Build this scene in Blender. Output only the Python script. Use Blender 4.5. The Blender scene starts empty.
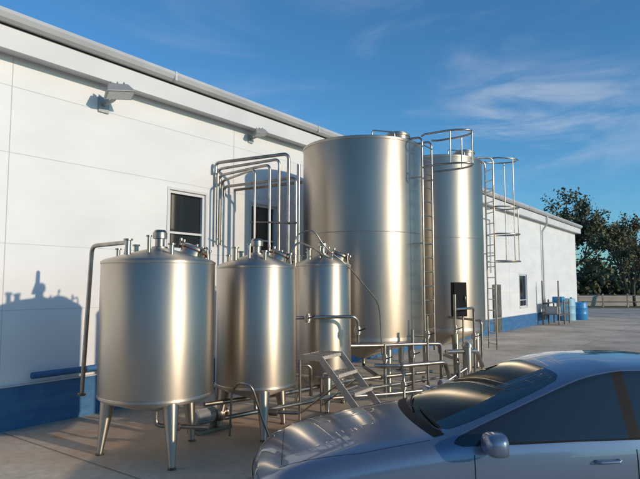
import bpy, bmesh, math, random
from math import radians, sin, cos, pi, sqrt, atan2
from mathutils import Vector, Matrix
from mathutils.bvhtree import BVHTree
random.seed(7)
S = bpy.context.scene
COL = S.collection
S.view_settings.view_transform = 'Standard'
S.view_settings.look = 'None'
S.view_settings.exposure = 0

# ---------------------------------------------------------------- materials
def mat(name, col, rough=0.6, metal=0.0, noise=None, bump=None, coat=0.0, spec=0.5, aniso=0.0, coords='Object', rvar=0.0):
    m = bpy.data.materials.new(name); m.use_nodes = True
    nt = m.node_tree; b = nt.nodes['Principled BSDF']
    b.inputs['Roughness'].default_value = rough
    b.inputs['Metallic'].default_value = metal
    b.inputs['Coat Weight'].default_value = coat
    b.inputs['Specular IOR Level'].default_value = spec
    b.inputs['Base Color'].default_value = (*col, 1)
    tc = nt.nodes.new('ShaderNodeTexCoord')
    if noise:
        sc, col2, detail, stretch = noise
        mp = nt.nodes.new('ShaderNodeMapping'); mp.inputs['Scale'].default_value = stretch
        nt.links.new(tc.outputs[coords], mp.inputs[0])
        n = nt.nodes.new('ShaderNodeTexNoise'); n.inputs['Scale'].default_value = sc; n.inputs['Detail'].default_value = detail
        nt.links.new(mp.outputs[0], n.inputs['Vector'])
        r = nt.nodes.new('ShaderNodeValToRGB')
        r.color_ramp.elements[0].position = 0.35; r.color_ramp.elements[0].color = (*col, 1)
        r.color_ramp.elements[1].position = 0.68; r.color_ramp.elements[1].color = (*col2, 1)
        nt.links.new(n.outputs['Fac'], r.inputs[0]); nt.links.new(r.outputs[0], b.inputs['Base Color'])
        if rvar:
            mr = nt.nodes.new('ShaderNodeMapRange')
            mr.inputs['To Min'].default_value = rough - rvar; mr.inputs['To Max'].default_value = rough + rvar
            nt.links.new(n.outputs['Fac'], mr.inputs[0]); nt.links.new(mr.outputs[0], b.inputs['Roughness'])
    if bump:
        sc, st, dist = bump[:3]
        stretch = bump[3] if len(bump) > 3 else (1, 1, 1)
        mp = nt.nodes.new('ShaderNodeMapping'); mp.inputs['Scale'].default_value = stretch
        nt.links.new(tc.outputs[coords], mp.inputs[0])
        n = nt.nodes.new('ShaderNodeTexNoise'); n.inputs['Scale'].default_value = sc; n.inputs['Detail'].default_value = 4
        nt.links.new(mp.outputs[0], n.inputs['Vector'])
        bp = nt.nodes.new('ShaderNodeBump'); bp.inputs['Strength'].default_value = st; bp.inputs['Distance'].default_value = dist
        nt.links.new(n.outputs['Fac'], bp.inputs['Height']); nt.links.new(bp.outputs[0], b.inputs['Normal'])
    if aniso:
        b.inputs['Anisotropic'].default_value = aniso
        b.inputs['Anisotropic Rotation'].default_value = 0.0
        t = nt.nodes.new('ShaderNodeTangent'); t.direction_type = 'RADIAL'; t.axis = 'Z'
        g = nt.nodes.new('ShaderNodeNewGeometry'); cx = nt.nodes.new('ShaderNodeVectorMath'); cx.operation = 'CROSS_PRODUCT'
        nt.links.new(t.outputs[0], cx.inputs[0]); nt.links.new(g.outputs['Normal'], cx.inputs[1])
        nt.links.new(cx.outputs[0], b.inputs['Tangent'])
    return m

M_STEEL = mat('brushed_stainless', (0.52, 0.455, 0.38), 0.47, 1.0, noise=(1.3, (0.63, 0.56, 0.475), 7, (1, 1, 0.3)), bump=(1.4, 0.16, 0.02, (1, 1, 0.4)), aniso=0.80, rvar=0.09)
M_PIPE = mat('pipe_stainless', (0.46, 0.42, 0.37), 0.34, 1.0, noise=(6, (0.31, 0.28, 0.25), 3, (1, 1, 1)))
M_DARKSTEEL = mat('dull_steel', (0.26, 0.24, 0.22), 0.5, 0.9, noise=(5, (0.16, 0.13, 0.11), 4, (1, 1, 1)))
M_WELD = mat('weld_seam', (0.36, 0.32, 0.27), 0.45, 1.0)
M_WALL = mat('wall_panel_white', (0.67, 0.68, 0.70), 0.5, 0, noise=(0.6, (0.75, 0.76, 0.77), 7, (1, 1, 2.5)), bump=(0.8, 0.1, 0.02))
M_SEAM = mat('panel_joint', (0.50, 0.51, 0.53), 0.7)
M_BLUE = mat('blue_plinth', (0.02, 0.11, 0.28), 0.65, 0, noise=(2.5, (0.05, 0.16, 0.31), 7, (1, 1, 3)))
M_FASC = mat('fascia_metal', (0.58, 0.59, 0.61), 0.45, 0.0, noise=(1.2, (0.65, 0.66, 0.67), 4, (1, 1, 1)))
M_GUT = mat('gutter_metal', (0.48, 0.49, 0.51), 0.4, 0.2, noise=(1.2, (0.56, 0.57, 0.58), 4, (1, 1, 1)))
M_DARK = mat('dark_gap', (0.03, 0.03, 0.035), 0.8)
M_JOINT = mat('joint_filler', (0.16, 0.13, 0.10), 0.9)
M_WGLASS = mat('window_glass', (0.02, 0.025, 0.03), 0.08, 0, spec=0.7)
M_FRAME = mat('window_frame', (0.62, 0.63, 0.64), 0.4)
M_ROOF = mat('roof_sheet', (0.45, 0.46, 0.47), 0.5, 0.3)
M_BLACK = mat('black_plastic', (0.015, 0.015, 0.017), 0.6, spec=.15)
M_RUBBER = mat('rubber', (0.02, 0.02, 0.02), 0.8)
M_RED = mat('gasket_rubber', (0.20, 0.06, 0.035), 0.7)
M_LAMP = mat('lamp_grey', (0.35, 0.36, 0.37), 0.5, 0.4)
M_BARREL = mat('blue_barrel_plastic', (0.04, 0.25, 0.55), 0.4)
M_IBC = mat('pale_blue_tank_plastic', (0.25, 0.48, 0.62), 0.5)

# ---------------------------------------------------------------- helpers
def empty(name, loc=(0, 0, 0), rz=0):
    e = bpy.data.objects.new(name, None); COL.objects.link(e)
    e.location = loc; e.rotation_euler = (0, 0, rz); e.empty_display_size = 0.3
    return e
def addmesh(name, verts, faces, m, parent=None, smooth=False, mats=None, fm=None):
    me = bpy.data.meshes.new(name); me.from_pydata([tuple(v) for v in verts], [], faces)
    for x in (mats or [m]): me.materials.append(x)
    if fm: me.polygons.foreach_set('material_index', fm)
    if smooth: me.polygons.foreach_set('use_smooth', [True] * len(me.polygons))
    me.update()
    o = bpy.data.objects.new(name, me); COL.objects.link(o)
    if parent: o.parent = parent
    return o
def box(name, a, b, m, parent=None, bevel=0.0):
    x0, y0, z0 = a; x1, y1, z1 = b
    v = [(x0,y0,z0),(x1,y0,z0),(x1,y1,z0),(x0,y1,z0),(x0,y0,z1),(x1,y0,z1),(x1,y1,z1),(x0,y1,z1)]
    f = [(0,3,2,1),(4,5,6,7),(0,1,5,4),(1,2,6,5),(2,3,7,6),(3,0,4,7)]
    o = addmesh(name, v, f, m, parent)
    if bevel:
        md = o.modifiers.new('b', 'BEVEL'); md.width = bevel; md.segments = 2
    return o
def lathe(name, prof, m, parent=None, loc=(0,0,0), seg=64, axis=None, flat_angle=35):
    v = []; f = []
    n = len(prof)
    for i in range(seg):
        a = 2 * pi * i / seg
        for r, z in prof: v.append((r * cos(a), r * sin(a), z))
    for i in range(seg):
        j = (i + 1) % seg
        for k in range(n - 1):
            f.append((i*n+k, j*n+k, j*n+k+1, i*n+k+1))
    o = addmesh(name, v, f, m, parent, smooth=True)
    bm = bmesh.new(); bm.from_mesh(o.data); bmesh.ops.remove_doubles(bm, verts=bm.verts, dist=1e-5)
    bmesh.ops.recalc_face_normals(bm, faces=bm.faces)
    for e in bm.edges:
        if len(e.link_faces) == 2 and e.calc_face_angle(0) > radians(flat_angle): e.smooth = False
    bm.to_mesh(o.data); bm.free()
    o.location = loc
    if axis:
        o.rotation_mode = 'QUATERNION'
        o.rotation_quaternion = Vector((0,0,1)).rotation_difference(Vector(axis).normalized())
    return o
def cyl(name, p0, p1, r0, r1, m, parent=None, seg=20):
    p0 = Vector(p0); p1 = Vector(p1); L = (p1 - p0).length
    return lathe(name, [(0,0),(r0,0),(r1,L),(0,L)], m, parent, loc=p0, seg=seg, axis=(p1-p0))
def fillet(pts, r):
    pts = [Vector(p) for p in pts]; out = [pts[0]]
    for i in range(1, len(pts) - 1):
        a, b, c = pts[i-1], pts[i], pts[i+1]
        rr = min(r, (a-b).length*0.45, (c-b).length*0.45)
        s = b + (a-b).normalized()*rr; e = b + (c-b).normalized()*rr
        for k in range(7):
            t = k/6; out.append(s*(1-t)**2 + b*2*t*(1-t) + e*t*t)
    out.append(pts[-1]); return out
def pipe(name, pts, r, m, parent=None, fr=0.1, cyclic=False):
    cu = bpy.data.curves.new(name, 'CURVE'); cu.dimensions = '3D'; cu.bevel_depth = r; cu.bevel_resolution = 3; cu.use_fill_caps = True
    pp = fillet(pts, fr) if fr and not cyclic else [Vector(p) for p in pts]
    sp = cu.splines.new('POLY'); sp.points.add(len(pp)-1); sp.use_cyclic_u = cyclic; sp.use_smooth = True
    for q, p in zip(sp.points, pp): q.co = (*p, 1)
    cu.materials.append(m)
    o = bpy.data.objects.new(name, cu); COL.objects.link(o)
    if parent: o.parent = parent
    return o

# ---------------------------------------------------------------- camera
H = 2.1
cam = bpy.data.cameras.new('camera'); co = bpy.data.objects.new('camera', cam); COL.objects.link(co)
co.location = (0, 0, H); co.rotation_euler = (radians(90 + 4.6), 0, 0)
cam.sensor_width = 36; cam.lens = 31.5; cam.clip_start = 0.1; cam.clip_end = 3000
S.camera = co

# ---------------------------------------------------------------- sky + sun
SUN_EL = radians(14.5); sd = Vector((0.84, -0.54, 0)).normalized()
sdir = Vector((sd.x*cos(SUN_EL), sd.y*cos(SUN_EL), sin(SUN_EL)))
w = bpy.data.worlds.new('World'); S.world = w; w.use_nodes = True
nt = w.node_tree; bg = nt.nodes['Background']
sky = nt.nodes.new('ShaderNodeTexSky'); sky.sky_type = 'NISHITA'; sky.sun_disc = False
sky.sun_elevation = SUN_EL; sky.sun_rotation = atan2(sd.x, sd.y)
sky.air_density = 1.0; sky.dust_density = 0.5; sky.ozone_density = 3.0
tc = nt.nodes.new('ShaderNodeTexCoord')
def cloud_layer(direction, spread, scale, stretch, rot, lo, hi, seed):
    vm = nt.nodes.new('ShaderNodeVectorMath'); vm.operation = 'SUBTRACT'
    vm.inputs[1].default_value = Vector(direction).normalized(); nt.links.new(tc.outputs['Generated'], vm.inputs[0])
    mp0 = nt.nodes.new('ShaderNodeMapping'); mp0.inputs['Scale'].default_value = spread
    nt.links.new(vm.outputs[0], mp0.inputs[0])
    ln = nt.nodes.new('ShaderNodeVectorMath'); ln.operation = 'LENGTH'; nt.links.new(mp0.outputs[0], ln.inputs[0])
    fo = nt.nodes.new('ShaderNodeMapRange'); fo.interpolation_type = 'SMOOTHSTEP'
    fo.inputs['From Min'].default_value = 0.15; fo.inputs['From Max'].default_value = 1; fo.inputs['To Min'].default_value = 1; fo.inputs['To Max'].default_value = 0
    nt.links.new(ln.outputs['Value'], fo.inputs[0])
    mp = nt.nodes.new('ShaderNodeMapping'); mp.inputs['Scale'].default_value = stretch; mp.inputs['Rotation'].default_value = rot; mp.inputs['Location'].default_value = (seed, seed*0.7, seed*0.3)
    nt.links.new(tc.outputs['Generated'], mp.inputs[0])
    n = nt.nodes.new('ShaderNodeTexNoise'); n.inputs['Scale'].default_value = scale; n.inputs['Detail'].default_value = 8; n.inputs['Roughness'].default_value = 0.6; n.inputs['Distortion'].default_value = 0.6
    nt.links.new(mp.outputs[0], n.inputs['Vector'])
    mr = nt.nodes.new('ShaderNodeMapRange'); mr.interpolation_type = 'SMOOTHSTEP'
    mr.inputs['From Min'].default_value = lo; mr.inputs['From Max'].default_value = hi
    nt.links.new(n.outputs['Fac'], mr.inputs[0])
    mu = nt.nodes.new('ShaderNodeMath'); mu.operation = 'MULTIPLY'
    nt.links.new(mr.outputs[0], mu.inputs[0]); nt.links.new(fo.outputs[0], mu.inputs[1])
    return mu
c1 = cloud_layer((0.40, 1.0, 0.30), (3.8, 3, 9), 5, (1, 1, 4), (0, radians(8), 0), 0.38, 0.72, 1.3)
c2 = cloud_layer((0.2, 1.0, 0.3), (0.9, 0.9, 1.5), 3, (1, 1, 3.5), (0, radians(-25), 0), 0.48, 0.85, 4.1)
m2 = nt.nodes.new('ShaderNodeMath'); m2.operation = 'MULTIPLY'; m2.inputs[1].default_value = 0.3; nt.links.new(c2.outputs[0], m2.inputs[0])
m1 = nt.nodes.new('ShaderNodeMath'); m1.operation = 'MULTIPLY'; m1.inputs[1].default_value = 0.6; nt.links.new(c1.outputs[0], m1.inputs[0])
ad = nt.nodes.new('ShaderNodeMath'); ad.operation = 'ADD'; ad.use_clamp = True
nt.links.new(m1.outputs[0], ad.inputs[0]); nt.links.new(m2.outputs[0], ad.inputs[1])
tint = nt.nodes.new('ShaderNodeMix'); tint.data_type = 'RGBA'; tint.blend_type = 'MULTIPLY'; tint.inputs['Factor'].default_value = 1
tint.inputs['B'].default_value = (0.52, 0.97, 1.20, 1); nt.links.new(sky.outputs[0], tint.inputs['A'])
mx = nt.nodes.new('ShaderNodeMix'); mx.data_type = 'RGBA'
nt.links.new(ad.outputs[0], mx.inputs['Factor']); nt.links.new(tint.outputs['Result'], mx.inputs['A']); mx.inputs['B'].default_value = (4.2, 4.6, 5.2, 1)
nt.links.new(mx.outputs['Result'], bg.inputs[0]); bg.inputs[1].default_value = 0.14
sl = bpy.data.lights.new('sun', 'SUN'); sl.energy = 3.0; sl.angle = radians(1.0); sl.color = (1, 0.81, 0.60)
so = bpy.data.objects.new('sun', sl); COL.objects.link(so)
so.rotation_euler = sdir.to_track_quat('Z', 'Y').to_euler(); so.location = (10, -10, 20)

# ---------------------------------------------------------------- ground
def ground_mat():
    m = bpy.data.materials.new('field_grass'); m.use_nodes = True
    nt = m.node_tree; b = nt.nodes['Principled BSDF']; b.inputs['Roughness'].default_value = 0.95
    tc = nt.nodes.new('ShaderNodeTexCoord'); n = nt.nodes.new('ShaderNodeTexNoise'); n.inputs['Scale'].default_value = 0.15; n.inputs['Detail'].default_value = 10
    nt.links.new(tc.outputs['Object'], n.inputs['Vector'])
    r = nt.nodes.new('ShaderNodeValToRGB'); r.color_ramp.elements[0].color = (0.05, 0.07, 0.025, 1); r.color_ramp.elements[1].color = (0.16, 0.14, 0.07, 1)
    r.color_ramp.elements[0].position = .35; r.color_ramp.elements[1].position = .65
    nt.links.new(n.outputs['Fac'], r.inputs[0]); nt.links.new(r.outputs[0], b.inputs['Base Color'])
    return m
def concrete_mat():
    m = bpy.data.materials.new('yard_concrete'); m.use_nodes = True
    nt = m.node_tree; L = nt.links; b = nt.nodes['Principled BSDF']
    tc = nt.nodes.new('ShaderNodeTexCoord')
    def noise(s, d, r=0.55):
        n = nt.nodes.new('ShaderNodeTexNoise'); n.inputs['Scale'].default_value = s; n.inputs['Detail'].default_value = d; n.inputs['Roughness'].default_value = r
        L.new(tc.outputs['Object'], n.inputs['Vector']); return n
    n1 = noise(0.45, 9, 0.6); n2 = noise(9, 6); n3 = noise(0.9, 8, 0.65)
    r = nt.nodes.new('ShaderNodeValToRGB'); e = r.color_ramp.elements
    e[0].position = .36; e[0].color = (0.38, 0.32, 0.25, 1); e[1].position = .62; e[1].color = (0.66, 0.57, 0.47, 1)
    L.new(n1.outputs['Fac'], r.inputs[0])
    mx = nt.nodes.new('ShaderNodeMix'); mx.data_type = 'RGBA'; mx.blend_type = 'MULTIPLY'; mx.inputs['Factor'].default_value = 0.5
    r2 = nt.nodes.new('ShaderNodeValToRGB'); r2.color_ramp.elements[0].position = .3; r2.color_ramp.elements[0].color = (.5, .5, .5, 1); r2.color_ramp.elements[1].position = .7
    L.new(n2.outputs['Fac'], r2.inputs[0]); L.new(r.outputs[0], mx.inputs['A']); L.new(r2.outputs[0], mx.inputs['B'])
    # rusty run-off round the small tanks, fading out into the yard
    vm = nt.nodes.new('ShaderNodeVectorMath'); vm.operation = 'SUBTRACT'; vm.inputs[1].default_value = (-0.7, 8.2, 0); L.new(tc.outputs['Object'], vm.inputs[0])
    mp = nt.nodes.new('ShaderNodeMapping'); mp.vector_type = 'POINT'; mp.inputs['Rotation'].default_value = (0, 0, radians(-50)); mp.inputs['Scale'].default_value = (0.19, 0.42, 1); L.new(vm.outputs[0], mp.inputs[0])
    ln = nt.nodes.new('ShaderNodeVectorMath'); ln.operation = 'LENGTH'; L.new(mp.outputs[0], ln.inputs[0])
    s = nt.nodes.new('ShaderNodeMath'); s.operation = 'MULTIPLY_ADD'; s.inputs[1].default_value = 2.2; L.new(n3.outputs['Fac'], s.inputs[0])
    neg = nt.nodes.new('ShaderNodeMath'); neg.operation = 'MULTIPLY'; neg.inputs[1].default_value = -1; L.new(ln.outputs['Value'], neg.inputs[0]); L.new(neg.outputs[0], s.inputs[2])
    mr = nt.nodes.new('ShaderNodeMapRange'); mr.inputs['From Min'].default_value = 0.15; mr.inputs['From Max'].default_value = 0.95; mr.inputs['To Max'].default_value = .85; L.new(s.outputs[0], mr.inputs[0])
    m3 = nt.nodes.new('ShaderNodeMix'); m3.data_type = 'RGBA'; L.new(mr.outputs[0], m3.inputs['Factor']); L.new(mx.outputs['Result'], m3.inputs['A']); m3.inputs['B'].default_value = (0.32, 0.18, 0.09, 1)
    L.new(m3.outputs['Result'], b.inputs['Base Color'])
    rr = nt.nodes.new('ShaderNodeMapRange'); rr.inputs['To Min'].default_value = 0.85; rr.inputs['To Max'].default_value = 0.55; L.new(mr.outputs[0], rr.inputs[0]); L.new(rr.outputs[0], b.inputs['Roughness'])
    bp = nt.nodes.new('ShaderNodeBump'); bp.inputs['Strength'].default_value = 0.5; bp.inputs['Distance'].default_value = 0.012; L.new(n2.outputs['Fac'], bp.inputs['Height']); L.new(bp.outputs[0], b.inputs['Normal'])
    return m
addmesh('ground', [(-900,-900,-0.004),(900,-900,-0.004),(900,1400,-0.004),(-900,1400,-0.004)], [(0,1,2,3)], ground_mat())
addmesh('concrete_yard', [(-30,-25,0),(32,-25,0),(32,50,0),(-30,50,0)], [(0,1,2,3)], concrete_mat())
jn = empty('pavement_joints')
ang = radians(53.39)
P0 = Vector((-4.57, 8.19, 0)); D = Vector((cos(ang), sin(ang), 0)); N = Vector((sin(ang), -cos(ang), 0))
def W(s, o, z): return P0 + D*s + N*o + Vector((0,0,z))
def strip(name, a, b, wd, m, par):
    d = (b-a).normalized(); p = Vector((-d.y, d.x, 0))*wd/2
    addmesh(name, [a-p, b-p, b+p, a+p], [(0,1,2,3)], m, par)
for i, o in enumerate((4.2, 8.4, 12.6)):
    strip('joint', W(-12, o, .004), W(38, o, .004), 0.010, M_JOINT, jn)
for i in range(-2, 8):
    strip('cross_joint', W(i*5, 0.1, .008), W(i*5, 14, .008), 0.010, M_JOINT, jn)

# ---------------------------------------------------------------- building
bld = empty('warehouse_building', P0, ang)
X0, X1, DEP = -16, 36.2, 20
ZT = 5.54
wins = [(2.88, 3.78, 2.75, 3.9), (5.10, 5.98, 2.75, 3.9)]
ops = sorted(wins + [(24.0, 25.2, 1.0, 2.6)])
v = []; f = []
def q(x0, z0, x1, z1):
    i = len(v); v.extend([(x0,0,z0),(x1,0,z0),(x1,0,z1),(x0,0,z1)]); f.append((i,i+1,i+2,i+3))
cur = X0
for (a, b, z0, z1) in ops:
    q(cur, 0.62, a, ZT); q(a, 0.62, b, z0); q(a, z1, b, ZT); cur = b
    for (p1, p2) in (((a,z0),(b,z0)), ((b,z0),(b,z1)), ((b,z1),(a,z1)), ((a,z1),(a,z0))):
        i = len(v); v.extend([(p1[0],0,p1[1]),(p2[0],0,p2[1]),(p2[0],.14,p2[1]),(p1[0],.14,p1[1])]); f.append((i,i+1,i+2,i+3))
q(cur, 0.62, X1, ZT)
addmesh('front_wall', v, f, M_WALL, bld)
addmesh('end_wall', [(X1,0,0),(X1,DEP,0),(X1,DEP,ZT),(X1,DEP/2,ZT+1.2),(X1,0,ZT)], [(0,1,2,3,4)], M_WALL, bld)
addmesh('rear_walls', [(X0,0,0),(X0,DEP,0),(X0,DEP,ZT),(X0,DEP/2,ZT+1.2),(X0,0,ZT),(X1,DEP,0),(X1,DEP,ZT)], [(0,4,3,2,1),(1,2,6,5)], M_WALL, bld)
box('blue_plinth', (X0, -0.035, 0), (X1+.035, 0.1, 0.62), M_BLUE, bld)
box('plinth_cap', (X0, -0.055, 0.622), (X1+.04, -0.003, 0.64), M_SEAM, bld)
for (a, b, z0, z1) in ops:
    addmesh('window_pane', [(a,.1,z0),(b,.1,z0),(b,.1,z1),(a,.1,z1)], [(0,1,2,3)], M_WGLASS, bld)
    t = .055
    box('frame_left', (a, .03, z0), (a+t, .09, z1), M_FRAME, bld)
    box('frame_right', (b-t, .03, z0), (b, .09, z1), M_FRAME, bld)
    box('frame_top', (a+t, .03, z1-t), (b-t, .09, z1), M_FRAME, bld)
    box('frame_bottom', (a+t, .03, z0), (b-t, .09, z0+t), M_FRAME, bld)
    box('transom', (a+t, .035, z0+.32), (b-t, .085, z0+.36), M_FRAME, bld)
    box('sill', (a-.06, -.06, z0-.05), (b+.06, -.002, z0-.005), M_FRAME, bld)
    for nm, A, B in (('trim_l', (a-.05, -.015, z0), (a-.003, -.002, z1+.05)), ('trim_r', (b+.003, -.015, z0), (b+.05, -.002, z1+.05)), ('trim_t', (a-.002, -.015, z1+.003), (b+.002, -.002, z1+.05))):
        box(nm, A, B, M_FRAME, bld)
for z in (1.72, 2.7, 4.05, 5.05):
    cur = X0
    for (a, b, z0, z1) in ops:
        if z0 < z < z1:
            addmesh('panel_joint', [(cur,-.003,z),(a-.055,-.003,z),(a-.055,-.003,z+.007),(cur,-.003,z+.007)], [(0,1,2,3)], M_SEAM, bld); cur = b+.055
    addmesh('panel_joint', [(cur,-.003,z),(X1,-.003,z),(X1,-.003,z+.007),(cur,-.003,z+.007)], [(0,1,2,3)], M_SEAM, bld)
for x in [-12.2, -6.2, -0.05, 4.55, 10.5, 16.5, 22.5, 28.5, 34.5]:
    addmesh('vertical_joint', [(x,-.005,.65),(x+.010,-.005,.65),(x+.010,-.005,ZT-.05),(x,-.005,ZT-.05)], [(0,1,2,3)], M_SEAM, bld)
box('soffit', (X0-.2, -.26, ZT-.03), (X1+.25, -.004, ZT), M_FASC, bld)
box('fascia', (X0-.2, -.30, ZT-.06), (X1+.25, -.263, ZT+.26), M_FASC, bld)
box('shadow_gap', (X0-.2, -.29, ZT+.262), (X1+.25, 0, ZT+.30), M_DARK, bld)
gp = [(-.30,ZT+.46),(-.44,ZT+.46),(-.455,ZT+.40),(-.42,ZT+.33),(-.36,ZT+.295),(-.30,ZT+.295)]
gv = []; gf = []
for x in (X0-.2, X1+.25):
    for y, z in gp: gv.append((x, y, z))
for k in range(5): gf.append((k, k+1, k+7, k+6))
gf += [(0,5,11,6), tuple(range(6)), tuple(range(11,5,-1))]
addmesh('gutter', gv, gf, M_GUT, bld)
for i in range(12):
    x = X0 + 1 + i*4.4
    box('gutter_joint', (x, -.459, ZT+.30), (x+.05, -.30, ZT+.464), M_GUT, bld)
RZ = ZT + .48
addmesh('roof', [(X0-.2,-.32,RZ),(X1+.25,-.32,RZ),(X1+.25,DEP/2,RZ+1.1),(X0-.2,DEP/2,RZ+1.1),(X1+.25,DEP+.3,RZ),(X0-.2,DEP+.3,RZ)], [(0,1,2,3),(3,2,4,5)], M_ROOF, bld)
box('verge_trim', (X1+.252, -.32, ZT-.06), (X1+.29, DEP, ZT+.47), M_FASC, bld)
box('door', (20.2, -.05, .01), (21.2, -.037, 2.1), M_DARKSTEEL, bld)
pipe('downpipe', [(28.0, -.38, ZT+.3), (28.0, -.38, ZT-.1), (28.0, -.10, ZT-.5), (28.0, -.10, 0.2)], .05, M_GUT, bld, .1)
pipe('conduit', [(7.5, -.04, 4.9), (20, -.04, 4.9), (20, -.04, 2.6)], .02, M_LAMP, bld, .06)

bp = empty('blue_wall_pipe')
pipe('pipe', [W(.35, .14, .76), W(2.6, .14, .76)], .05, M_BLUE, bp, 0)
for s in (.7, 1.6, 2.4): pipe('clip', [W(s, 0, .76), W(s, .16, .76)], .02, M_DARKSTEEL, bp, 0)

def floodlight(s, z, big):
    e = empty('floodlight', W(s, 0, z), ang); k = 1.1 if big else .75
    box('wall_plate', (-.09*k, -.03, -.12*k), (.09*k, -.006, .12*k), M_LAMP, e, .005)
    pipe('arm', [(0, -.03, 0), (0, -.30*k, .03*k), (-.03, -.42*k, .12*k)], .028*k, M_LAMP, e, .08)
    h = empty('head', (-.03, -.46*k, .12*k)); h.parent = e; h.rotation_euler = (radians(-22), radians(-10), radians(-15))
    hv = [(-.22,-.10,-.06),(.22,-.10,-.06),(.22,.14,-.06),(-.22,.14,-.06),(-.15,-.05,.11),(.15,-.05,.11),(.15,.10,.11),(-.15,.10,.11)]
    hv = [tuple(c*k for c in p) for p in hv]
    hh = addmesh('housing', hv, [(0,3,2,1),(4,5,6,7),(0,1,5,4),(1,2,6,5),(2,3,7,6),(3,0,4,7)], M_LAMP, h)
    md = hh.modifiers.new('b','BEVEL'); md.width = .02; md.segments = 3
    addmesh('lens', [(-.19*k,-.075*k,-.064*k),(.19*k,-.075*k,-.064*k),(.19*k,.11*k,-.064*k),(-.19*k,.11*k,-.064*k)], [(0,3,2,1)], M_FRAME, h)
    for q_ in (-.1, 0, .1): box('fin', (q_*k-.006, -.045*k, .112*k), (q_*k+.006, .095*k, .145*k), M_LAMP, h)
floodlight(1.45, 5.15, True)
floodlight(5.05, 5.32, False)

# ---------------------------------------------------------------- small tanks
def small_tank(x, y, r, zb, zt, a0, hatch_ang, name='mixing_tank'):
    e = empty(name, (x, y, 0))
    cone = .16
    lathe('shell', [(0.05, zb-.20), (r*.55, zb-.11), (r-.03, zb-.015), (r, zb+.02), (r, zt-.02), (r-.02, zt), (r*.94, zt+.012), (.12, zt+cone), (0, zt+cone)], M_STEEL, e, seg=96, flat_angle=50)
    for z in (zb+.03, zt-.03):
        lathe('rim_band', [(r+.001, z-.018), (r+.006, z-.012), (r+.006, z+.012), (r+.001, z+.018)], M_STEEL, e, seg=96)
    lathe('neck', [(.0, zt+cone-.03), (.10, zt+cone-.03), (.10, zt+cone+.02), (.06, zt+cone+.03), (.06, zt+cone+.12), (.09, zt+cone+.125), (.09, zt+cone+.20), (.065, zt+cone+.235), (0, zt+cone+.24)], M_PIPE, e, seg=28)
    hx, hy = cos(hatch_ang), sin(hatch_ang)
    hr = r*.60; hz = zt + cone*(1-hr/r)+.02
    ax = Vector((hx*.42, hy*.42, 1)).normalized()
    lathe('manway_collar', [(.17, -.12), (.17, .06), (.195, .06), (.195, .085), (.15, .11), (0, .13)], M_PIPE, e, loc=(hx*hr, hy*hr, hz), seg=36, axis=ax)
    lathe('manway_gasket', [(.193, .048), (.199, .050), (.199, .058), (.193, .0595)], M_RED, e, loc=(hx*hr, hy*hr, hz), seg=36, axis=ax)
    for k in range(5):
        a = k*2*pi/5+.4; p = Vector((hx*hr, hy*hr, hz)) + Vector((cos(a)*.2, sin(a)*.2, .02-.08*cos(a)))
        pipe('clamp_bolt', [p, p+Vector((.03,0,.11))], .012, M_DARKSTEEL, e, 0)
        cyl('clamp_knob', p+Vector((.03,0,.10)), p+Vector((.035,0,.13)), .022, .018, M_PIPE, e, 12)
    for k, (da, rr, h, nr) in enumerate(((2.2, .6, .14, .03), (3.6, .65, .18, .035), (-1.4, .62, .12, .03), (2.9, .72, .09, .024), (-2.1, .5, .20, .022))):
        a = hatch_ang+da; px, py = cos(a)*r*rr, sin(a)*r*rr; zz = zt+cone*(1-rr)
        cyl('nozzle', (px, py, zz-.03), (px, py, zz+h), nr, nr, M_PIPE, e)
        cyl('nozzle_flange', (px, py, zz+h), (px, py, zz+h+.02), nr*1.6, nr*1.6, M_PIPE, e)
    a = hatch_ang+.6
    pipe('lid_bar', [(cos(a)*r*.9, sin(a)*r*.9, zt), (cos(a)*r*.88, sin(a)*r*.88, zt+.17), (cos(a-1.1)*r*.88, sin(a-1.1)*r*.88, zt+.17), (cos(a-1.1)*r*.9, sin(a-1.1)*r*.9, zt)], .013, M_PIPE, e, .05)
    for k in range(3):
        a = a0 + k*2*pi/3
        c, s_ = cos(a), sin(a)
        cyl('leg', (c*r*.97, s_*r*.97, 0.02), (c*(r-.12), s_*(r-.12), zb+.05), .034, .105, M_STEEL, e, 24)
        cyl('foot', (c*r*.97, s_*r*.97, 0.0), (c*r*.97, s_*r*.97, 0.02), .05, .05, M_DARKSTEEL, e, 20)
    pipe('outlet', [(0,0,zb-.15), (0,0,zb-.38), (.55*r+.3, -.1, zb-.38)], .028, M_PIPE, e, .08)
    cyl('outlet_valve', (.2, -.05, zb-.38), (.32, -.07, zb-.38), .05, .05, M_DARKSTEEL, e)
    return e
small_tank(-2.05, 7.15, .70, .73, 2.40, radians(-58), radians(25))
small_tank(-0.93, 8.25, .58, .66, 2.38, radians(-72), radians(15))
small_tank(0.04, 9.85, .50, .56, 2.46, radians(-80), radians(20))

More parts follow.
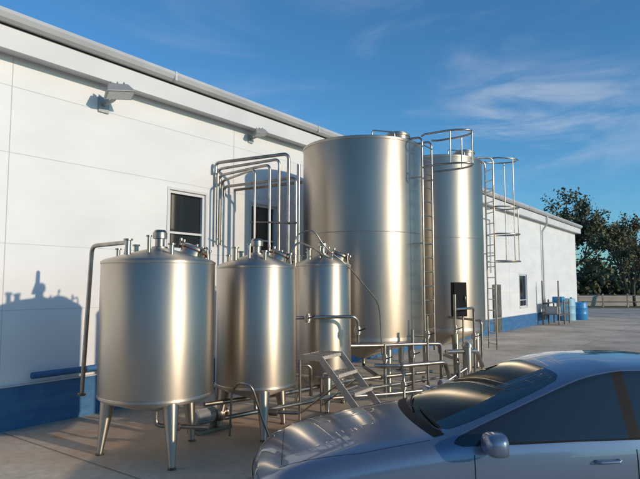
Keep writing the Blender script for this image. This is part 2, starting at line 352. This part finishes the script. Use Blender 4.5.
# ---------------------------------------------------------------- large tanks
def big_tank(x, y, r, zb, zt, a0, seams):
    e = empty('large_storage_tank', (x, y, 0))
    lathe('shell', [(.08, zb-.42), (r*.5, zb-.22), (r-.05, zb-.03), (r, zb+.03), (r, zt-.04), (r-.03, zt), (r*.5, zt+.06), (.2, zt+.10), (0, zt+.10)], M_STEEL, e, seg=128, flat_angle=50)
    for z in seams:
        lathe('weld', [(r+.0005, z), (r+.003, z+.006), (r+.0005, z+.012)], M_WELD, e, seg=128)
    lathe('top_ring', [(r+.001, zt-.07), (r+.010, zt-.06), (r+.010, zt-.02), (r+.001, zt-.01)], M_STEEL, e, seg=128)
    lathe('bottom_ring', [(r+.001, zb+.03), (r+.010, zb+.04), (r+.010, zb+.10), (r+.001, zb+.11)], M_STEEL, e, seg=128)
    for k in range(4):
        a = a0 + k*pi/2; c, s_ = cos(a), sin(a)
        cyl('leg', (c*(r-.12), s_*(r-.12), .03), (c*(r-.14), s_*(r-.14), zb+.05), .055, .09, M_STEEL, e, 24)
        cyl('base_plate', (c*(r-.12), s_*(r-.12), 0), (c*(r-.12), s_*(r-.12), .03), .12, .12, M_DARKSTEEL, e, 20)
    lathe('manway', [(.24, 0), (.24, .14), (.27, .14), (.27, .17), (.2, .22), (0, .24)], M_STEEL, e, loc=(.55*r, -.35*r, zt+.02), seg=36)
    pipe('lid_handle', [(.1*r, -.75*r, zt+.0), (.1*r, -.75*r, zt+.17), (.45*r, -.75*r, zt+.13), (.45*r, -.75*r, zt)], .014, M_PIPE, e, .06)
    cyl('vent', (-.2, .1, zt+.05), (-.2, .1, zt+.24), .05, .05, M_PIPE, e)
    pipe('outlet', [(0,0,zb-.35), (0,0,zb-.6), (.2,-r-.2,zb-.6)], .04, M_PIPE, e, .12)
    return e
bt1 = big_tank(.92, 12.0, 1.28, .98, 5.02, radians(-70), (3.12,))
bt2 = big_tank(3.0, 14.25, 1.13, .98, 5.2, radians(-80), (3.2,))

def ladder(cx, cy, adir, z0, z1, cage, bars, rad=.62, top_in=.5, wid=.22):
    e = empty('caged_ladder', (cx, cy, 0), adir)   # local +x = outwards from tank
    for s in (-wid, wid):
        pipe('rail', [(0, s, z0), (0, s, z1), (-top_in, s, z1), (-top_in, s, z1-.3)], .023, M_PIPE, e, .12)
        for z in (z0+.3, (z0+z1)/2, z1-.8): pipe('stand_off', [(0, s, z), (-.24, s, z)], .014, M_PIPE, e, 0)
    z = z0+.15
    while z < z1-.1:
        pipe('rung', [(0, -wid, z), (0, wid, z)], .014, M_PIPE, e, 0); z += .28
    w2 = .30
    fx = lambda t: (rad*.5+.45*sin(t)*rad*1.1, -w2*cos(t))
    for cz in cage:
        pts = [(0, -wid, cz), (.1, -w2, cz)] + [(*fx(t), cz) for t in [pi*k/10 for k in range(11)]] + [(.1, w2, cz), (0, wid, cz)]
        pipe('cage_hoop', pts, .019, M_PIPE, e, 0)
    for t, za, zb in bars:
        px, py = fx(t*pi)
        pipe('cage_bar', [(px, py, za), (px, py, zb)], .013, M_PIPE, e, 0)
    return e
ladder(2.15, 11.1, radians(-36), .8, 5.02, (5.04, 4.4), [(.1, 4.4, 5.04), (.5, 4.4, 5.04), (.9, 4.4, 5.04)], rad=.95)
ladder(4.43, 14.5, radians(10), .45, 5.36, (5.36, 4.1, 3.4, 2.7), [(.1, 2.7, 5.36), (.5, 2.7, 4.1), (.85, 2.7, 5.36)], rad=.80)

# ---------------------------------------------------------------- overhead pipe rack
pr = empty('overhead_pipe_rack')
for i, (z, xe, ye, r) in enumerate(((4.62, -.62, 10.9, .034), (4.50, -.80, 10.85, .028), (4.38, -.98, 10.8, .028), (4.27, -1.26, 10.7, .024), (4.16, -.48, 11.0, .03))):
    base = W(3.95+.06*i, .10, 0)
    zs = 2.9 if i in (1, 3) else z-.25
    pipe('pipe', [(base.x, base.y, zs), (base.x, base.y, z-.04), (xe, ye, z+.06), (xe, ye, .7)], r, M_PIPE, pr, .12)
pipe('bracket', [W(4.6, 0, 4.12), (-.35, 10.95, 4.12)], .03, M_DARKSTEEL, pr, 0)
pipe('post', [(-.42, 10.82, 0), (-.42, 10.82, 4.45)], .035, M_PIPE, pr, 0)
pipe('cross_tie', [(-1.35, 10.72, 3.3), (-.42, 10.86, 3.3)], .018, M_DARKSTEEL, pr, 0)

rl = empty('fill_line')
pipe('pipe', [(-2.55, 7.35, 2.50), (-2.55, 7.42, 2.66), (-3.20, 7.85, 2.64), (-3.30, 7.9, .60)], .030, M_PIPE, rl, .10)
cyl('end_flange', (-3.30, 7.9, .57), (-3.30, 7.9, .60), .055, .055, M_DARKSTEEL, rl)

al = empty('sample_lines')
pipe('arch', [(-.42, 9.4, 2.35), (-.42, 9.5, 2.95), (-.12, 9.45, 3.05), (.1, 9.5, 2.7), (.45, 9.55, 2.45), (1.1, 10.4, 1.75), (1.15, 10.5, .8)], .013, M_PIPE, al, .25)
pipe('arch', [(-.5, 8.4, 2.3), (-.38, 8.7, 2.78), (-.1, 9.2, 2.7), (.05, 9.6, 2.6)], .016, M_PIPE, al, .2)
pipe('drain_loop', [(-1.20, 7.62, .10), (-1.16, 7.5, .70), (-1.05, 7.4, .84), (-.88, 7.35, .80), (-.75, 7.45, .35), (-.64, 7.5, .06)], .015, M_PIPE, al, .2)

# ---------------------------------------------------------------- process pipework between tanks
pw = empty('process_pipework')
P = lambda *a, r=.028, m=M_PIPE, fr=.09, n='pipe': pipe(n, a, r, m, pw, fr)
P((-.62, 9.15, 1.56), (.55, 9.2, 1.58), (.62, 9.25, 1.50), (.62, 9.3, 1.15), r=.03)
P((-.55, 9.15, .80), (-.15, 9.2, .80), (-.15, 9.3, .3), r=.03)
P((-1.6, 7.9, .45), (-.5, 8.9, .42), (.6, 10.2, .40), (2.2, 11.2, .40), r=.035)
P((-1.3, 7.75, .30), (-.3, 8.8, .28), (.8, 10.0, .28), (2.6, 11.4, .28), r=.03)
P((.35, 10.2, 1.0), (1.0, 10.45, .98), (1.9, 10.75, .98), (2.35, 11.0, .96), (2.35, 11.0, .1), r=.035)
P((1.0, 10.4, .62), (1.5, 10.4, .62), (2.4, 10.9, .62), (2.6, 11.3, .1), r=.04)
P((1.2, 10.5, 1.0), (1.2, 10.45, .05), r=.03); P((1.75, 10.7, 1.25), (1.75, 10.7, .05), r=.03)
P((2.05, 10.8, 1.5), (2.05, 10.8, .2), r=.025); P((2.75, 11.5, 1.9), (2.75, 11.5, .05), r=.03)
P((2.75, 11.5, 1.6), (3.3, 12.1, 1.6), (3.3, 12.1, .1), r=.028)
P((2.45, 11.0, .8), (3.2, 11.6, .75), (3.4, 11.9, .4), r=.045)
P((3.6, 12.6, .05), (3.6, 12.6, 1.3), (3.0, 13.1, 1.35), r=.03)
P((.2, 9.7, .18), (1.3, 10.1, .18), (2.1, 10.5, .18), (2.8, 10.9, .5), r=.03)
P((1.5, 10.42, .62), (1.5, 10.2, .45), (1.5, 10.15, .05), r=.025)
for (x, y, z) in ((1.2, 10.45, .75), (1.75, 10.7, .8), (2.05, 10.8, 1.15), (.62, 9.28, 1.35), (2.75, 11.5, 1.2), (-.2, 9.14, 1.56), (3.3, 12.1, 1.0), (1.5, 10.18, .3)):
    lathe('valve_body', [(0,-.07),(.045,-.07),(.045,-.05),(.06,-.04),(.06,.04),(.045,.05),(.045,.07),(0,.07)], M_STEEL, pw, loc=(x,y,z), seg=20)
    pipe('valve_handle', [(x, y, z), (x+.02, y-.09, z), (x+.12, y-.10, z+.04)], .01, M_BLACK, pw, .03)
for (x, y, z) in ((.9, 10.12, .28), (2.0, 11.0, .28), (1.5, 10.42, .62)):
    cyl('flange', (x-.02, y, z), (x+.02, y, z), .065, .065, M_DARKSTEEL, pw)
def pump(x, y, rz):
    e = empty('process_pump', (x, y, 0), rz)
    box('base', (-.3, -.13, .0), (.32, .13, .05), M_DARKSTEEL, e, .006)
    for sx in (-.2, .1): box('saddle', (sx-.03, -.08, .05), (sx+.03, .08, .13), M_DARKSTEEL, e)
    lathe('motor', [(0,0),(.09,0),(.11,.02),(.11,.30),(.09,.33),(0,.33)], M_LAMP, e, loc=(-.28,0,.22), seg=28, axis=(1,0,0))
    for k in range(10):
        a = k*pi/5; pipe('fin', [(-.25, cos(a)*.112, .22+sin(a)*.112), (.0, cos(a)*.112, .22+sin(a)*.112)], .006, M_LAMP, e, 0)
    lathe('volute', [(0,0),(.10,0),(.14,.03),(.14,.09),(.10,.12),(.045,.12),(.045,.2),(.07,.2),(.07,.22),(0,.22)], M_STEEL, e, loc=(.08,0,.22), seg=32, axis=(1,0,0))
    pipe('discharge', [(.13, 0, .3), (.13, 0, .62)], .03, M_PIPE, e, 0)
    cyl('discharge_flange', (.13,0,.6), (.13,0,.63), .06, .06, M_PIPE, e)
pump(2.5, 10.7, radians(15)); pump(-1.6, 8.3, radians(50))
fv = empty('filter_housing', (2.95, 11.35, 0))
lathe('bowl', [(0,.35),(.06,.36),(.09,.42),(.09,.85),(.11,.86),(.11,.9),(.09,.93),(0,.97)], M_STEEL, fv, seg=28)
for k in range(3):
    a = k*2.094; cyl('leg', (cos(a)*.12, sin(a)*.12, 0), (cos(a)*.07, sin(a)*.07, .45), .014, .014, M_PIPE, fv)
cb = empty('control_box', (2.98, 12.1, 0), radians(5))
box('cabinet', (-.15, -.1, 1.42), (.15, .08, 2.15), M_BLACK, cb, .012)
box('door', (-.135, -.115, 1.44), (.135, -.102, 2.13), M_BLACK, cb, .004)
pipe('handle', [(.10, -.12, 1.74), (.10, -.14, 1.76), (.10, -.14, 1.84), (.10, -.12, 1.86)], .007, M_PIPE, cb, 0)
for sx in (-.1, .1): cyl('post', (sx, .04, 0), (sx, .04, 1.42), .022, .022, M_PIPE, cb)
# ---------------------------------------------------------------- access stairs
st = empty('access_stairs', (-.18, 8.75, 0), radians(-30))   # local +x downwards run
SW = .62
M_TREAD = mat('perforated_tread', (0.55, 0.50, 0.43), 0.55, 0.15, noise=(60, (0.36, 0.31, 0.26), 2, (1,1,1)))
for k in range(4):
    z = 1.0 - .245*k; x = .27*k
    x_ = x if k else -.16; d_ = .26 if k else .40
    box('tread', (x_, 0, z-.012), (x_+d_-.02, SW, z), M_TREAD, st)
    box('tread_nose', (x_+d_-.018, -.005, z-.045), (x_+d_, SW+.005, z+.004), M_TREAD, st)
    box('tread_back', (x_-.018, 0, z-.045), (x_-.002, SW, z+.004), M_TREAD, st)
    for t in range(6):
        box('tread_slot', (x_+.03, .05+t*.10, z+.001), (x_+d_-.05, .070+t*.10, z+.004), M_DARK, st)
for y in (-.03, SW+.015):
    vs = [(-.16,y,1.02),(.26,y,1.02),(1.12,y,.05),(1.12,y,0),(1.02,y,0),(.20,y,.94),(-.16,y,.94)]
    vv = vs + [(a_, b_+.018, c_) for a_, b_, c_ in vs]; n_ = 7
    addmesh('stringer', vv, [tuple(range(n_)), tuple(range(2*n_-1, n_-1, -1))]+[(i, (i+1)%n_, n_+(i+1)%n_, n_+i) for i in range(n_)], M_TREAD, st)
    pipe('prop', [(-.14, y+.01, .94), (-.14, y+.01, 0)], .022, M_PIPE, st, 0)
    pipe('brace', [(-.14, y+.01, .12), (.50, y+.01, .60)], .014, M_PIPE, st, 0)
pipe('cross', [(-.14, -.02, .3), (-.14, SW+.02, .3)], .016, M_PIPE, st, 0)

# ---------------------------------------------------------------- far yard objects
def barrel(x, y, r, h, m, name):
    e = empty(name, (x, y, 0))
    lathe('body', [(0,0),(r*.93,0),(r,.04),(r,h*.3),(r*1.04,h*.33),(r,h*.36),(r,h*.64),(r*1.04,h*.67),(r,h*.7),(r,h*.93),(r*.9,h),(0,h*.99)], m, e, seg=32)
    cyl('bung', (r*.5,0,h*.98), (r*.5,0,h*1.04), .06, .06, M_BLACK, e)
barrel(15.6, 33.8, .40, 1.05, M_BARREL, 'water_barrel')
barrel(14.5, 33.0, .42, 1.3, M_IBC, 'plastic_tank')
rk = empty('steel_rack', (11.7, 29.6, 0), ang)
for x in (0, 1.1, 2.2):
    for y in (0, .8): pipe('post', [(x, -y, 0), (x, -y, 2.3 if x < 1 else 1.3)], .04, M_DARKSTEEL, rk, 0)
for z in (.5, 1.1): 
    for y in (0, .8): pipe('beam', [(0, -y, z), (2.2, -y, z)], .035, M_DARKSTEEL, rk, 0)
    box('shelf', (0, -.78, z+.036), (2.2, -.02, z+.06), M_DARKSTEEL, rk)
box('crate', (.1, -.7, .56), (.8, -.1, .95), M_LAMP, rk, .02); box('crate', (1.1, -.7, 1.16), (1.7, -.2, 1.45), M_BARREL, rk, .02)

# ---------------------------------------------------------------- vegetation
def leafmat(name, c1, c2):
    m = bpy.data.materials.new(name); m.use_nodes = True; nt = m.node_tree; b = nt.nodes['Principled BSDF']
    b.inputs['Roughness'].default_value = .7
    g = nt.nodes.new('ShaderNodeTexCoord'); n = nt.nodes.new('ShaderNodeTexNoise'); n.inputs['Scale'].default_value = .9; n.inputs['Detail'].default_value = 5
    nt.links.new(g.outputs['Object'], n.inputs['Vector']); r = nt.nodes.new('ShaderNodeValToRGB')
    r.color_ramp.elements[0].position = .35; r.color_ramp.elements[1].position = .65
    r.color_ramp.elements[0].color = (*c1, 1); r.color_ramp.elements[1].color = (*c2, 1)
    nt.links.new(n.outputs['Fac'], r.inputs[0]); nt.links.new(r.outputs[0], b.inputs['Base Color'])
    return m
M_BARK = mat('bark', (0.07, 0.05, 0.035), .9, noise=(6, (0.12, 0.09, 0.07), 4, (1,1,.3)))
M_LEAF = leafmat('leaves_olive', (0.06, 0.07, 0.035), (0.14, 0.14, 0.07))
M_LEAF2 = leafmat('leaves_autumn', (0.09, 0.085, 0.04), (0.20, 0.16, 0.08))
def leaf_quads(v, f, fm, c, rad, n, size, rnd):
    for _ in range(n):
        d = Vector((rnd.gauss(0,1), rnd.gauss(0,1), rnd.gauss(0,.8)))
        d = d.normalized()*rad*rnd.random()**.45
        p = c + d
        a = Vector((rnd.gauss(0,1), rnd.gauss(0,1), rnd.gauss(0,1))).normalized()
        b = a.orthogonal().normalized(); b.rotate(Matrix.Rotation(rnd.random()*6.28, 3, a)); s = size*(.6+.8*rnd.random())
        cc = a.cross(b)
        i = len(v); v.extend([p-b*s, p+cc*s*.45, p+b*s, p-cc*s*.45]); f.append((i,i+1,i+2,i+3)); fm.append(1)
def tube(v, f, fm, a, b, ra, rb, n=6):
    d = (b-a).normalized(); o = d.orthogonal().normalized(); p = d.cross(o); i = len(v)
    for (c, r) in ((a, ra), (b, rb)):
        for k in range(n): t = 2*pi*k/n; v.append(c + o*cos(t)*r + p*sin(t)*r)
    for k in range(n): f.append((i+k, i+(k+1)%n, i+n+(k+1)%n, i+n+k)); fm.append(0)
def tree(name, x, y, h, cr, seed, lm, dens=1.0, size=.22):
    rnd = random.Random(seed); v = []; f = []; fm = []; tips = []
    def grow(p, d, L, r, lev):
        segs = 3; q_ = p.copy()
        for s in range(segs):
            d2 = (d + Vector((rnd.gauss(0,.12), rnd.gauss(0,.12), rnd.gauss(.02,.08)))).normalized()
            e_ = q_ + d2*L/segs; r2 = r*(1-.25*(s+1)/segs)
            tube(v, f, fm, q_, e_, r*(1-.25*s/segs), r2, 7 if lev < 2 else 4); q_ = e_; d = d2
            if lev >= 2 or (lev == 1 and s > 0): tips.append((q_.copy(), lev))
        if lev < 4:
            k = 4 if lev == 0 else 3
            for j in range(k):
                a = 2*pi*(j+rnd.random()*.7)/k; sp = .75 if lev == 0 else .85
                o = d.orthogonal().normalized(); o.rotate(Matrix.Rotation(a, 3, d))
                nd = (d + o*sp*(.6+.7*rnd.random()) + Vector((0,0,.12))).normalized()
                grow(q_, nd, L*(.62+.25*rnd.random()), r*.58, lev+1)
    grow(Vector((0,0,0)), Vector((0,0,1)), h*.27, h*.026, 0)
    mz = max(t[0].z for t in tips); mr = max(sqrt(t[0].x**2+t[0].y**2) for t in tips)
    kz = h/(mz+cr*.1); kr = cr/mr
    v[:] = [Vector((p.x*kr, p.y*kr, p.z*kz)) for p in v]
    for t, lev in tips:
        if lev < 3 and rnd.random() < .5: continue
        if rnd.random() < .2: continue
        leaf_quads(v, f, fm, Vector((t.x*kr, t.y*kr, t.z*kz)), cr*(.08+.09*rnd.random()), int(22*dens*(.3+1.2*rnd.random())), size, rnd)
    o = addmesh(name, v, f, None, None, mats=[M_BARK, lm], fm=fm); o.location = (x, y, 0)
    return o
tree('broadleaf_tree', 26.5, 60, 12.9, 5.6, 3, M_LEAF, .8, .20)
tree('broadleaf_tree', 34.0, 62, 10.2, 4.6, 5, M_LEAF2, .45, .19)
tree('broadleaf_tree', 30.2, 54, 7.0, 3.0, 9, M_LEAF2, .35, .17)
tree('broadleaf_tree', 39.5, 58, 9.6, 4.6, 12, M_LEAF, .5, .19)
tree('broadleaf_tree', 46, 66, 12, 6, 14, M_LEAF2, .6, .22)
def mass(name, pts, h, n, size, seed, lm):
    rnd = random.Random(seed); v = []; f = []; fm = []
    for i in range(n):
        k = rnd.randrange(len(pts)-1); t = rnd.random(); a = Vector(pts[k]); b = Vector(pts[k+1]); p = a.lerp(b, t)
        hh = h*(.55+.3*sin(p.x*.35+seed)+.25*sin(p.x*1.1))
        leaf_quads(v, f, fm, Vector((p.x+rnd.gauss(0,1), p.y+rnd.gauss(0,1.5), max(.2, rnd.random()*hh))), h*.25, 6, size, rnd)
    fm = [0]*len(fm)
    return addmesh(name, v, f, None, None, mats=[lm], fm=fm)
mass('hedge', [(16, 76, 0), (40, 72, 0), (70, 70, 0)], 3.4, 3000, .4, 2, M_LEAF)
mass('distant_treeline', [(-40, 230, 0), (60, 210, 0), (200, 190, 0)], 12, 3000, 1.3, 4, M_LEAF)
mass('unseen_reflection_treeline', [(-45, -34, 0), (0, -44, 0), (26, -46, 0)], 7, 2500, .8, 6, M_LEAF)  # unseen trees behind the camera, added to darken the tanks' lower reflections
fe = empty('boundary_fence')
for i in range(16):
    x = 22+i*2.2; y = 53-.1*i*2.2
    box('post', (x-.06, y-.06, 0), (x+.06, y+.06, 1.25), M_DARKSTEEL, fe)
for z in (.5, 1.1): pipe('rail', [(22, 53, z), (22+33, 53-3.3, z)], .05, M_DARKSTEEL, fe, 0)
lw = empty('low_wall')
box('wall', (22, 56, 0), (60, 56.3, .9), mat('low_wall_render', (.42,.38,.33), .8, noise=(.8, (.3,.27,.23), 6, (1,1,2))), lw)
box('coping', (22, 55.95, .903), (60, 56.35, .98), M_SEAM, lw)

# ---------------------------------------------------------------- car
car = empty('parked_car', (-.56, 5.00, 0), radians(2.5))
M_PAINT = mat('silver_blue_paint', (0.12, 0.175, 0.27), .30, .55, noise=(900, (0.17, 0.235, 0.34), 1, (1,1,1)), coat=1.0)
M_PAINT.node_tree.nodes['Principled BSDF'].inputs['Coat Roughness'].default_value = .03
M_CGLASS = mat('tinted_car_glass', (0.010, 0.014, 0.018), .03, 0, spec=.9)
M_CHROME = mat('chrome', (.7,.7,.7), .12, 1)
M_HL = mat('headlight_glass', (.45,.47,.5), .08, .6, spec=.8)
M_RIM = mat('alloy', (.5,.5,.52), .3, .9)
ST = [
 (.13,.30,.66,.50,(.52,.515),.525),
 (.16,.22,.76,.58,(.62,.61),.63),
 (.30,.20,.82,.66,(.70,.70),.74),
 (.62,.20,.86,.75,(.74,.79),.835),
 (1.05,.20,.87,.83,(.76,.865),.915),
 (1.46,.20,.87,.89,(.775,.925),.98),
 (1.52,.20,.87,.90,(.775,.94),.993),
 (2.00,.20,.875,.915,(.715,1.13),1.19),
 (2.52,.20,.875,.93,(.635,1.345),1.395),
 (2.66,.20,.875,.935,(.62,1.385),1.435),
 (2.84,.20,.875,.945,(.605,1.415),1.47),
 (2.92,.20,.875,.948,(.605,1.425),1.48),
 (3.36,.20,.87,.965,(.60,1.43),1.49),
 (3.56,.20,.865,.97,(.60,1.405),1.47),
 (3.86,.20,.85,.975,(.60,1.33),1.39),
 (4.10,.22,.83,.97,(.68,1.04),1.08),
 (4.22,.25,.80,.88,(.66,.90),.91),
 (4.26,.32,.72,.60,(.55,.61),.62)]
def section(s):
    x, zb, w_, bl, (y6, z6), zc = s
    half = [(0, zb), (w_*.88, zb), (w_*.985, zb+.10), (w_, zb+(bl-zb)*.45), (w_*.99, bl-.10*(bl-zb)/.7), (w_*.955, bl), (y6, z6), (y6-.055, z6+(zc-z6)*.35), (y6*.5, z6+(zc-z6)*.85), (0, zc)]
    out = []
    for (y, z) in half:
        fac = 1 if x < 1.6 else (1-(x-1.6)/1.2 if x < 3.6 else -1); fac = max(-1, min(1, fac))
        amp = .17 if x < 2.4 else .10
        out.append((x - amp*fac*(1-min(1, abs(y)/.86)**2.2), y, z))
    return out
verts = []; faces = []; fmt = []
secs = [section(s) for s in ST]; nh = 10; ring = 18
for sc in secs:
    for p in sc: verts.append((p[0], -p[1], p[2]))
    for p in reversed(sc[1:-1]): verts.append((p[0], p[1], p[2]))
def kind(si, k):
    if k == 5:
        if 6 <= si <= 9 or si in (11,): return 1
        if si == 10: return 2
        if si == 12: return 1
    if k in (7, 8) and 6 <= si <= 7: return 1
    if k in (7, 8) and si == 14: return 1
    return 0
for i in range(len(secs)-1):
    for k in range(ring):
        a = i*ring+k; b = i*ring+(k+1) % ring; c = (i+1)*ring+(k+1) % ring; d = (i+1)*ring+k
        faces.append((a, b, c, d)); hk = k if k < 9 else ring-1-k
        fmt.append(kind(i, hk))
faces.append(tuple(range(ring-1, -1, -1))); fmt.append(0)
faces.append(tuple((len(secs)-1)*ring+k for k in range(ring))); fmt.append(0)
body = addmesh('body', verts, faces, None, car, smooth=True, mats=[M_PAINT, M_CGLASS, M_BLACK], fm=fmt)
bm = bmesh.new(); bm.from_mesh(body.data); bmesh.ops.recalc_face_normals(bm, faces=bm.faces)
cl = bm.edges.layers.float.new('crease_edge')
for e_ in bm.edges:
    ms = {f_.material_index for f_ in e_.link_faces}
    if len(ms) > 1: e_[cl] = .75
bm.to_mesh(body.data); bm.free()
sb = body.modifiers.new('s', 'SUBSURF'); sb.levels = 3; sb.render_levels = 3
cutters = []
for wx in (.80, 3.36):
    for sy in (-1, 1):
        c = lathe('cutter', [(0,0),(.345,0),(.345,.5),(0,.5)], M_BLACK, car, loc=(wx, sy*.62 if sy > 0 else -1.12, .32), seg=48, axis=(0,1,0))
        md = body.modifiers.new('w', 'BOOLEAN'); md.object = c; md.operation = 'DIFFERENCE'; md.solver = 'EXACT'; cutters.append(c)
bpy.context.view_layer.update()
dg = bpy.context.evaluated_depsgraph_get()
nm_ = bpy.data.meshes.new_from_object(body.evaluated_get(dg))
body.modifiers.clear(); body.data = nm_
for c in cutters: bpy.data.objects.remove(c)
bvh = BVHTree.FromPolygons([v_.co.copy() for v_ in nm_.vertices], [tuple(p.vertices) for p in nm_.polygons])
def drop(x, y, off=.0015):
    h = bvh.ray_cast(Vector((x, y, 3)), Vector((0,0,-1)))
    return h[0] + h[1]*off if h[0] else Vector((x, y, .8))
def side(x, z, sy, off=.0015):
    h = bvh.ray_cast(Vector((x, sy*2, z)), Vector((0,-sy,0)))
    return h[0] + Vector((0, sy*off, 0)) if h[0] else Vector((x, sy*.86, z))
def front(y, z, off=.003):
    h = bvh.ray_cast(Vector((-1, y, z)), Vector((1,0,0)))
    return h[0] + Vector((-off, 0, 0)) if h[0] else Vector((.1, y, z))
def seamline(pts, r=.003, n='shut_line', m=M_BLACK): pipe(n, pts, r, m, car, 0)
for sy in (-1, 1):
    seamline([drop(.22+i*.06, sy*(.60+.13*min(1, i/10)), -.001) for i in range(20)])
    seamline([side(1.66, .30+i*.05, sy) for i in range(12)]); seamline([side(2.88, .28+i*.05, sy) for i in range(13)])
    seamline([side(3.50, .62+i*.05, sy) for i in range(6)]); seamline([side(1.66+i*.09, .29, sy) for i in range(17)])
    pipe('belt_trim', [side(1.75+i*.1, .925+.0022*i, sy, .003) for i in range(21)], .006, M_BLACK, car, 0)
    pipe('side_moulding', [side(1.3+i*.1, .56, sy, .004) for i in range(19)], .016, M_BLACK, car, 0)
    for hx in (2.65, 3.3):
        pipe('door_handle', [side(hx-.09, .80, sy, 0), side(hx-.08, .80, sy, .035), side(hx+.08, .805, sy, .035), side(hx+.09, .805, sy, 0)], .012, M_PAINT, car, .02)
seamline([drop(.24, -.58+i*.058, -.001) for i in range(21)])
def patch(name, fn, us, vs, m):
    vv = []; ff = []
    for u in us:
        for v_ in vs: vv.append(fn(u, v_))
    nv = len(vs)
    for i in range(len(us)-1):
        for j in range(nv-1): ff.append((i*nv+j, (i+1)*nv+j, (i+1)*nv+j+1, i*nv+j+1))
    o = addmesh(name, vv, ff, m, car, smooth=True)
lin = lambda a, b, n: [a+(b-a)*i/(n-1) for i in range(n)]
patch('grille', lambda y, z: front(y, z, .004), lin(-.32, .32, 14), lin(.48, .57, 5), M_BLACK)
patch('lower_intake', lambda y, z: front(y, z, .004), lin(-.45, .45, 14), lin(.30, .40, 4), M_BLACK)
patch('number_plate', lambda y, z: front(y, z, .012), lin(-.26, .26, 8), lin(.41, .47, 3), M_FRAME)
M_TAIL = mat('tail_red', (.35,.01,.01), .2)
for sy in (-1, 1):
    patch('headlight', lambda y, z: front(y*sy, z, .005), lin(.40, .70, 12), lin(.50, .61, 6), M_HL)
    lathe('tail_light', [(0,0),(.07,0),(.06,.03),(0,.035)], M_TAIL, car, loc=(4.19, sy*.62, .82), seg=20, axis=(1,0,0))
for y0, y1 in ((-.62, -.05), (-.02, .52)):
    pts = [drop(1.52 - .17*(1-(abs(y0+(y1-y0)*t)/.86)**2)+.035+.05*t, y0+(y1-y0)*t, .018) for t in lin(0, 1, 9)]
    pipe('wiper', pts, .008, M_BLACK, car, 0)
vv = []; ff = []
for i in range(25):
    y = -.70+i*1.4/24; xb = 1.49 - .17*(1-(abs(y)/.86)**2.2)
    vv += [drop(xb-.03, y, .003), drop(xb+.05, y, .004)]
for i in range(24): ff.append((2*i, 2*i+1, 2*i+3, 2*i+2))
addmesh('cowl_panel', vv, ff, M_BLACK, car, smooth=True)
for sy in (-1, 1):
    e = empty('door_mirror', (1.80, sy*.95, .955)); e.parent = car
    bmm = bmesh.new(); bmesh.ops.create_uvsphere(bmm, u_segments=24, v_segments=14, radius=1)
    for q_ in bmm.verts:
        x, y, z = q_.co; k = 3.0
        x_, y_, z_ = [abs(c)**(2/k)*(1 if c > 0 else -1) for c in (x, y, z)]
        if x_ > .35: x_ = .35
        q_.co = (x_*.11, y_*.12*(1-.12*x_), z_*.082)
    me = bpy.data.meshes.new('shell'); bmm.to_mesh(me); bmm.free(); me.materials.append(M_PAINT); me.polygons.foreach_set('use_smooth', [True]*len(me.polygons))
    o = bpy.data.objects.new('shell', me); COL.objects.link(o); o.parent = e
    addmesh('glass', [(.046,-.09,-.055),(.046,.09,-.055),(.046,.09,.055),(.046,-.09,.055)], [(0,1,2,3)], M_CHROME, e)
    pipe('arm', [(-.01, -sy*.08, -.03), (-.03, -sy*.15, -.05)], .025, M_BLACK, e, 0)
for wx in (.80, 3.36):
    for sy in (-1, 1):
        e = empty('wheel', (wx, sy*.76, .32)); e.parent = car
        lathe('tyre', [(.19,-.09),(.28,-.095),(.31,-.08),(.318,-.04),(.318,.04),(.31,.08),(.28,.095),(.19,.09),(.19,-.09)], M_RUBBER, e, seg=48, axis=(0,1,0))
        lathe('rim', [(.19,-.07),(.19,.07),(.175,.085),(.17,-.0),(.0,-.0)], M_RIM, e, seg=40, axis=(0,sy,0))
        for k in range(5):
            a = k*2*pi/5; cyl('spoke', (cos(a)*.03, sy*.05, sin(a)*.03), (cos(a)*.175, sy*.06, sin(a)*.175), .032, .02, M_RIM, e, 10)
        cyl('hub', (0, sy*.02, 0), (0, sy*.08, 0), .045, .035, M_RIM, e)
print('objects', len(bpy.data.objects))
